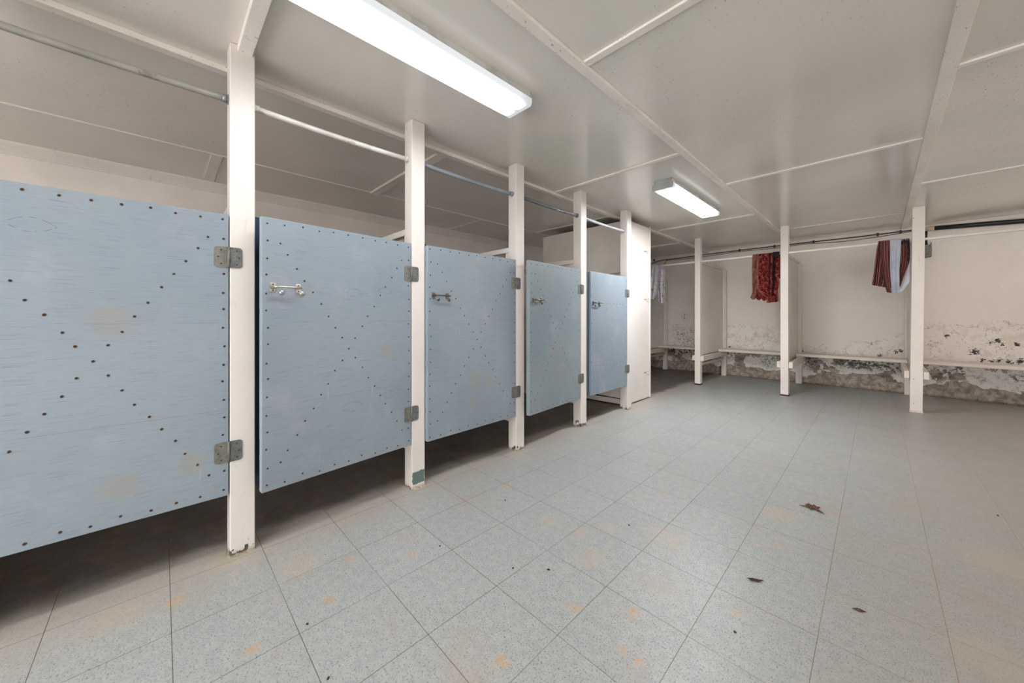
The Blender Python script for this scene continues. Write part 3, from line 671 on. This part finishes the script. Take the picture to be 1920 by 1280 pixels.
# white cloth
r = empty('hanging_cloth', (0, 0, 0)); tag(r, 'white cloth with grey leaf print hung beside the closet', 'cloth', 'cloths hung on the clothes rails')
cloth('cloth_fold', [(-2.71, 1.915), (-2.735, 1.77), (-2.74, 1.5), (-2.735, 1.35)], [(-2.536, 1.93), (-2.545, 1.75), (-2.56, 1.62), (-2.612, 1.43), (-2.65, 1.348)], M['whitecloth'], r, nf=2.5, amp=.02)
cloth('side_fold', [(-2.54, 1.90), (-2.55, 1.72), (-2.565, 1.57), (-2.555, 1.42), (-2.544, 1.275)], [(-2.475, 1.90), (-2.473, 1.72), (-2.478, 1.4), (-2.480, 1.275)], M['whitecloth'], r, nf=1.5, amp=.014, y0=5.95, over=False, uoff=(1, 1.5))
cloth('inner_fold', [(-2.61, 1.52), (-2.604, 1.32)], [(-2.555, 1.56), (-2.55, 1.305)], M['whitecloth'], r, nf=1.5, amp=.012, y0=5.985, over=False, nv=10, uoff=(1.5, 1.8))
# striped cloth
r = empty('hanging_cloth', (0, 0, 0)); tag(r, 'maroon striped cloth with pale grey lining and black fringe', 'cloth', 'cloths hung on the clothes rails')
cloth('striped_fold', [(-.010, 1.935), (-.026, 1.85), (-.046, 1.65), (-.067, 1.431)], [(.08, 1.935), (.076, 1.80), (.074, 1.62), (.06, 1.43), (.045, 1.395)], M['stripe'], r, nf=2.5, amp=.02, y0=5.966, uoff=(0, 1))
cloth('striped_fold', [(0, 1.93), (.0, 1.75), (.022, 1.5), (.058, 1.34)], [(.08, 1.93), (.078, 1.75), (.076, 1.6), (.09, 1.328)], M['stripe'], r, nf=2, amp=.012, y0=5.945, over=False, ph=1, uoff=(.3, 1.2))
g_ = cloth('grey_lining', [(.079, 1.940), (.074, 1.69), (.08, 1.5), (.093, 1.327)], [(.168, 1.938), (.162, 1.72), (.156, 1.607), (.161, 1.327)], M['greycloth'], r, nf=2.4, amp=.02, y0=5.955); g_['label'] = 'pale grey lining'
cloth('striped_fold', [(.166, 1.915), (.162, 1.72), (.156, 1.60), (.157, 1.40)], [(.232, 1.915), (.232, 1.69), (.225, 1.64), (.185, 1.50), (.159, 1.39)], M['stripe'], r, nf=2, amp=.012, y0=5.97, over=False, ph=2, uoff=(1.1, 2.0))
lp = cloth('lining_loop', [(.231, 1.67), (.19, 1.48), (.172, 1.409), (.153, 1.36)], [(.2315, 1.66), (.229, 1.447), (.206, 1.40), (.164, 1.329)], M['greycloth'], r, nf=1, amp=.01, y0=5.95, over=False, nu=16); lp['label'] = 'pale grey lining'
bm = bmesh.new(); rs = random.Random(4)
for k in range(16):
    x = .169 + .06*k/15; z = 1.937
    pts = [(x, 5.975, z-.006)]; zz = z
    for q in range(5): zz -= rs.uniform(.008, .016); pts.append((x+rs.uniform(-.005, .005), 5.955-rs.uniform(0, .008), zz))
    tube(bm, pts, .0022, 6)
for k in range(5):
    x = .222 + rs.uniform(-.006, .006); pts = [(x, 5.95, 1.90-.05*q+rs.uniform(-.01, .01)) for q in range(6)]; pts = [(p[0]+rs.uniform(-.004, .004), p[1], p[2]) for p in pts]; tube(bm, pts, .002, 6)
f = link('fringe', bm, M['fringe'], r); tag(f, kind='stuff'); f['label'] = 'black fringe'

# ------------------------------------------------------------------ cables and fittings on the back wall
def cable(name, pts, r, m, label):
    bm = bmesh.new(); P = [Vector(p) for p in pts]; out = []
    for i in range(len(P)-1):
        p0 = P[max(i-1, 0)]; p1 = P[i]; p2 = P[i+1]; p3 = P[min(i+2, len(P)-1)]
        for k in range(6):
            t = k/6; out.append(.5*((2*p1)+(-p0+p2)*t+(2*p0-5*p1+4*p2-p3)*t*t+(-p0+3*p1-3*p2+p3)*t**3))
    out.append(P[-1]); tube(bm, out, r, 8); return tag(link(name, bm, m), label, 'cable')
cable('cable', [(-3.5, 7.277, 2.03), (-3.34, 7.277, 2.14), (-3.1, 7.277, 2.20), (-2.8, 7.277, 2.205), (-2.3, 7.277, 2.215), (-1.85, 7.277, 2.222), (-1.3, 7.277, 2.222), (-.85, 7.277, 2.225), (-.3, 7.277, 2.222), (.1, 7.277, 2.226), (.42, 7.277, 2.232)], .0075, M['cable'], 'thick dark cable clipped along the top of the back wall')
cable('cable', [(-3.0, 7.272, 2.190), (-2.5, 7.28, 2.178), (-2.1, 7.28, 2.19), (-1.7, 7.28, 2.202), (-1.2, 7.28, 2.192), (-.85, 7.28, 2.206), (-.4, 7.28, 2.180), (0, 7.28, 2.19), (.3, 7.28, 2.215)], .0045, M['brownwire'], 'thin brown wire sagging below the thick dark cable')
cable('cable', [(-2.98, 7.262, 2.195), (-3.02, 7.25, 2.13), (-3.06, 7.24, 2.04)], .0045, M['cable'], 'short dark wire dropping from the cable above the white cloth')
clip_m = None
for x, lb in ((-3.25, 'above the white cloth'), (-1.72, 'midway above the left bench'), (-1.22, 'above the red cloth'), (-.72, 'right of the red cloth post'), (-.02, 'above the striped cloth'), (.2, 'next to the leaning post')):
    bm = bmesh.new(); box(bm, x-.012, x+.012, 7.262, 7.2875, 2.2, 2.245); o = link('cable_clip', bm, M['black'], None, .002)
    tag(o, 'small black cable clip on the back wall, ' + lb, 'clip', 'clips along the wall cable')
# black pipe and its fitting
c = empty('wall_conduit', (.45, 7.25, 2.195)); tag(c, 'fat black pipe along the top of the back wall at the right', 'pipe')
bm = bmesh.new(); tube(bm, [(.05, 0, .022), (.4, 0, .006), (.74, 0, -.012), (2.54, 0, -.08)], .029, 16); link('black_tube', bm, M['black'], c)
bm = bmesh.new(); tube(bm, [(-.05, 0, .015), (-.02, 0, .022), (.0, 0, .023), (.049, 0, .022)], [.014, .02, .03, .033], 14); f = link('end_fitting', bm, M['beige'], c); f['label'] = 'beige end fitting'
for x in (.74,):
    bm = bmesh.new(); tube(bm, [(x-.01, 0, -.0115), (x+.01, 0, -.0125)], .033, 14); link('joint_collar', bm, M['cable'], c)
c = empty('junction_box', (.43, 7.298, 1.85)); tag(c, 'small grey metal box on the back wall right of the leaning post', 'electrical box')
boxobj('box_body', (-.06, .035, -.05, 0, .0, .16), M['boxgrey'], c, .004)
boxobj('cover', (-.052, .022, -.054, -.0505, .02, .15), M['hinge'], c, .002)
bm = bmesh.new(); tube(bm, [(.0, -.02, .1605), (-.001, -.02, .28), (0, -.02, .345)], .013, 10); f = link('feed_conduit', bm, M['black'], c); f['label'] = 'black feed conduit'
bm = bmesh.new(); tube(bm, [(.042, -.03, .0), (.044, -.03, .1), (.042, -.03, .19)], .004, 8); tube(bm, [(.042, -.03, .0), (-.03, -.03, -.012)], .004, 8); link('bent_wire', bm, M['cable'], c)

# ------------------------------------------------------------------ litter on the floor
def leaf(loc, pts, m, label, rz=0, cat='leaf', curl=.006, seed=0, scale=1):
    rs = random.Random(seed); bm = bmesh.new(); c0 = bm.verts.new((0, 0, curl*1.4)); V = [bm.verts.new((x, y, .0015+abs(rs.gauss(0, curl*.6)))) for x, y in pts]
    n = len(V); mids = [bm.verts.new((x*.5, y*.5, curl*rs.uniform(.4, 1.6))) for x, y in pts]
    for k in range(n):
        bm.faces.new((V[k], V[(k+1) % n], mids[(k+1) % n], mids[k])); bm.faces.new((mids[k], mids[(k+1) % n], c0))
    o = link('dry_leaf', bm, m, loc=loc, solid=.0012); o.scale = (scale, scale, scale*1.3); o.rotation_euler = (0, 0, rz); return tag(o, label, cat)
o = leaf((-.262, 2.585, 0), [(-.075, .0), (-.03, -.012), (-.04, -.05), (.0, -.03), (.045, -.10), (.03, -.025), (.055, -.01), (.03, .01), (.045, .045), (.012, .025), (-.005, .06), (-.015, .02), (-.04, .035), (-.03, .008)], M['leaf'], 'crumpled brown dry leaf on the floor tiles, the largest bit of litter', rz=.5, seed=3, curl=.012, scale=.66)
bm = bmesh.new(); tube(bm, [(.035, -.08, .004), (.02, -.03, .006), (0, 0, .009)], .0016, 6); tube(bm, [(-.03, .0, .007), (-.055, .005, .006), (-.085, .012, .003)], .0016, 6); s = link('stem', bm, M['leaf_dark'], o)
leaf((-.353, 1.705, 0), [(-.024, .004), (0, .009), (.02, .006), (.034, -.002), (.012, -.007), (-.012, -.006)], M['leaf_dark'], 'small dark sliver of leaf on the floor near the bright worn patch', rz=.6, seed=5, curl=.003)
leaf((-.052, 1.80, 0), [(-.02, .003), (0, .007), (.022, 0), (.002, -.005)], M['leaf'], 'tiny brown leaf scrap on the floor nearest the lower right', rz=.4, seed=6, curl=.003)
grit = [(-1.38, .36, 'dark crumb by the tile joint below the tallest-looking post'), (-1.42, .92, 'black crumb in the tile corner right of the rust spot'), (-.89, 1.70, 'round black crumb in the middle of the floor'),
        (-.97, 1.16, 'short dark twig bit beside the pinkish stain'), (-1.08, 1.06, 'dark crumb left of the short twig bit'), (-.34, 1.38, 'dark crumb below the small leaf sliver'),
        (-1.13, .35, 'brown crumb low in the picture near the left tile joint'), (-1.51, 1.42, 'brown crumb on the tile before the post with the bare patch'), (.44, 3.19, 'dark crumb near the right edge of the floor')]
for k, (x, y, lb) in enumerate(grit):
    rs = random.Random(k+20); bm = bmesh.new(); bmesh.ops.create_icosphere(bm, subdivisions=2, radius=.0042 if k != 3 else .0042)
    for v in bm.verts: v.co = Vector((v.co.x*(1.7 if k == 3 else 1.15), v.co.y*.8, v.co.z*.6))*rs.uniform(.85, 1.15) + Vector((0, 0, .0027))
    o = link('floor_crumb', bm, M['grit'], loc=(x, y, 0), smooth=True); o.rotation_euler = (0, 0, rs.uniform(0, 6)); tag(o, lb, 'crumb')
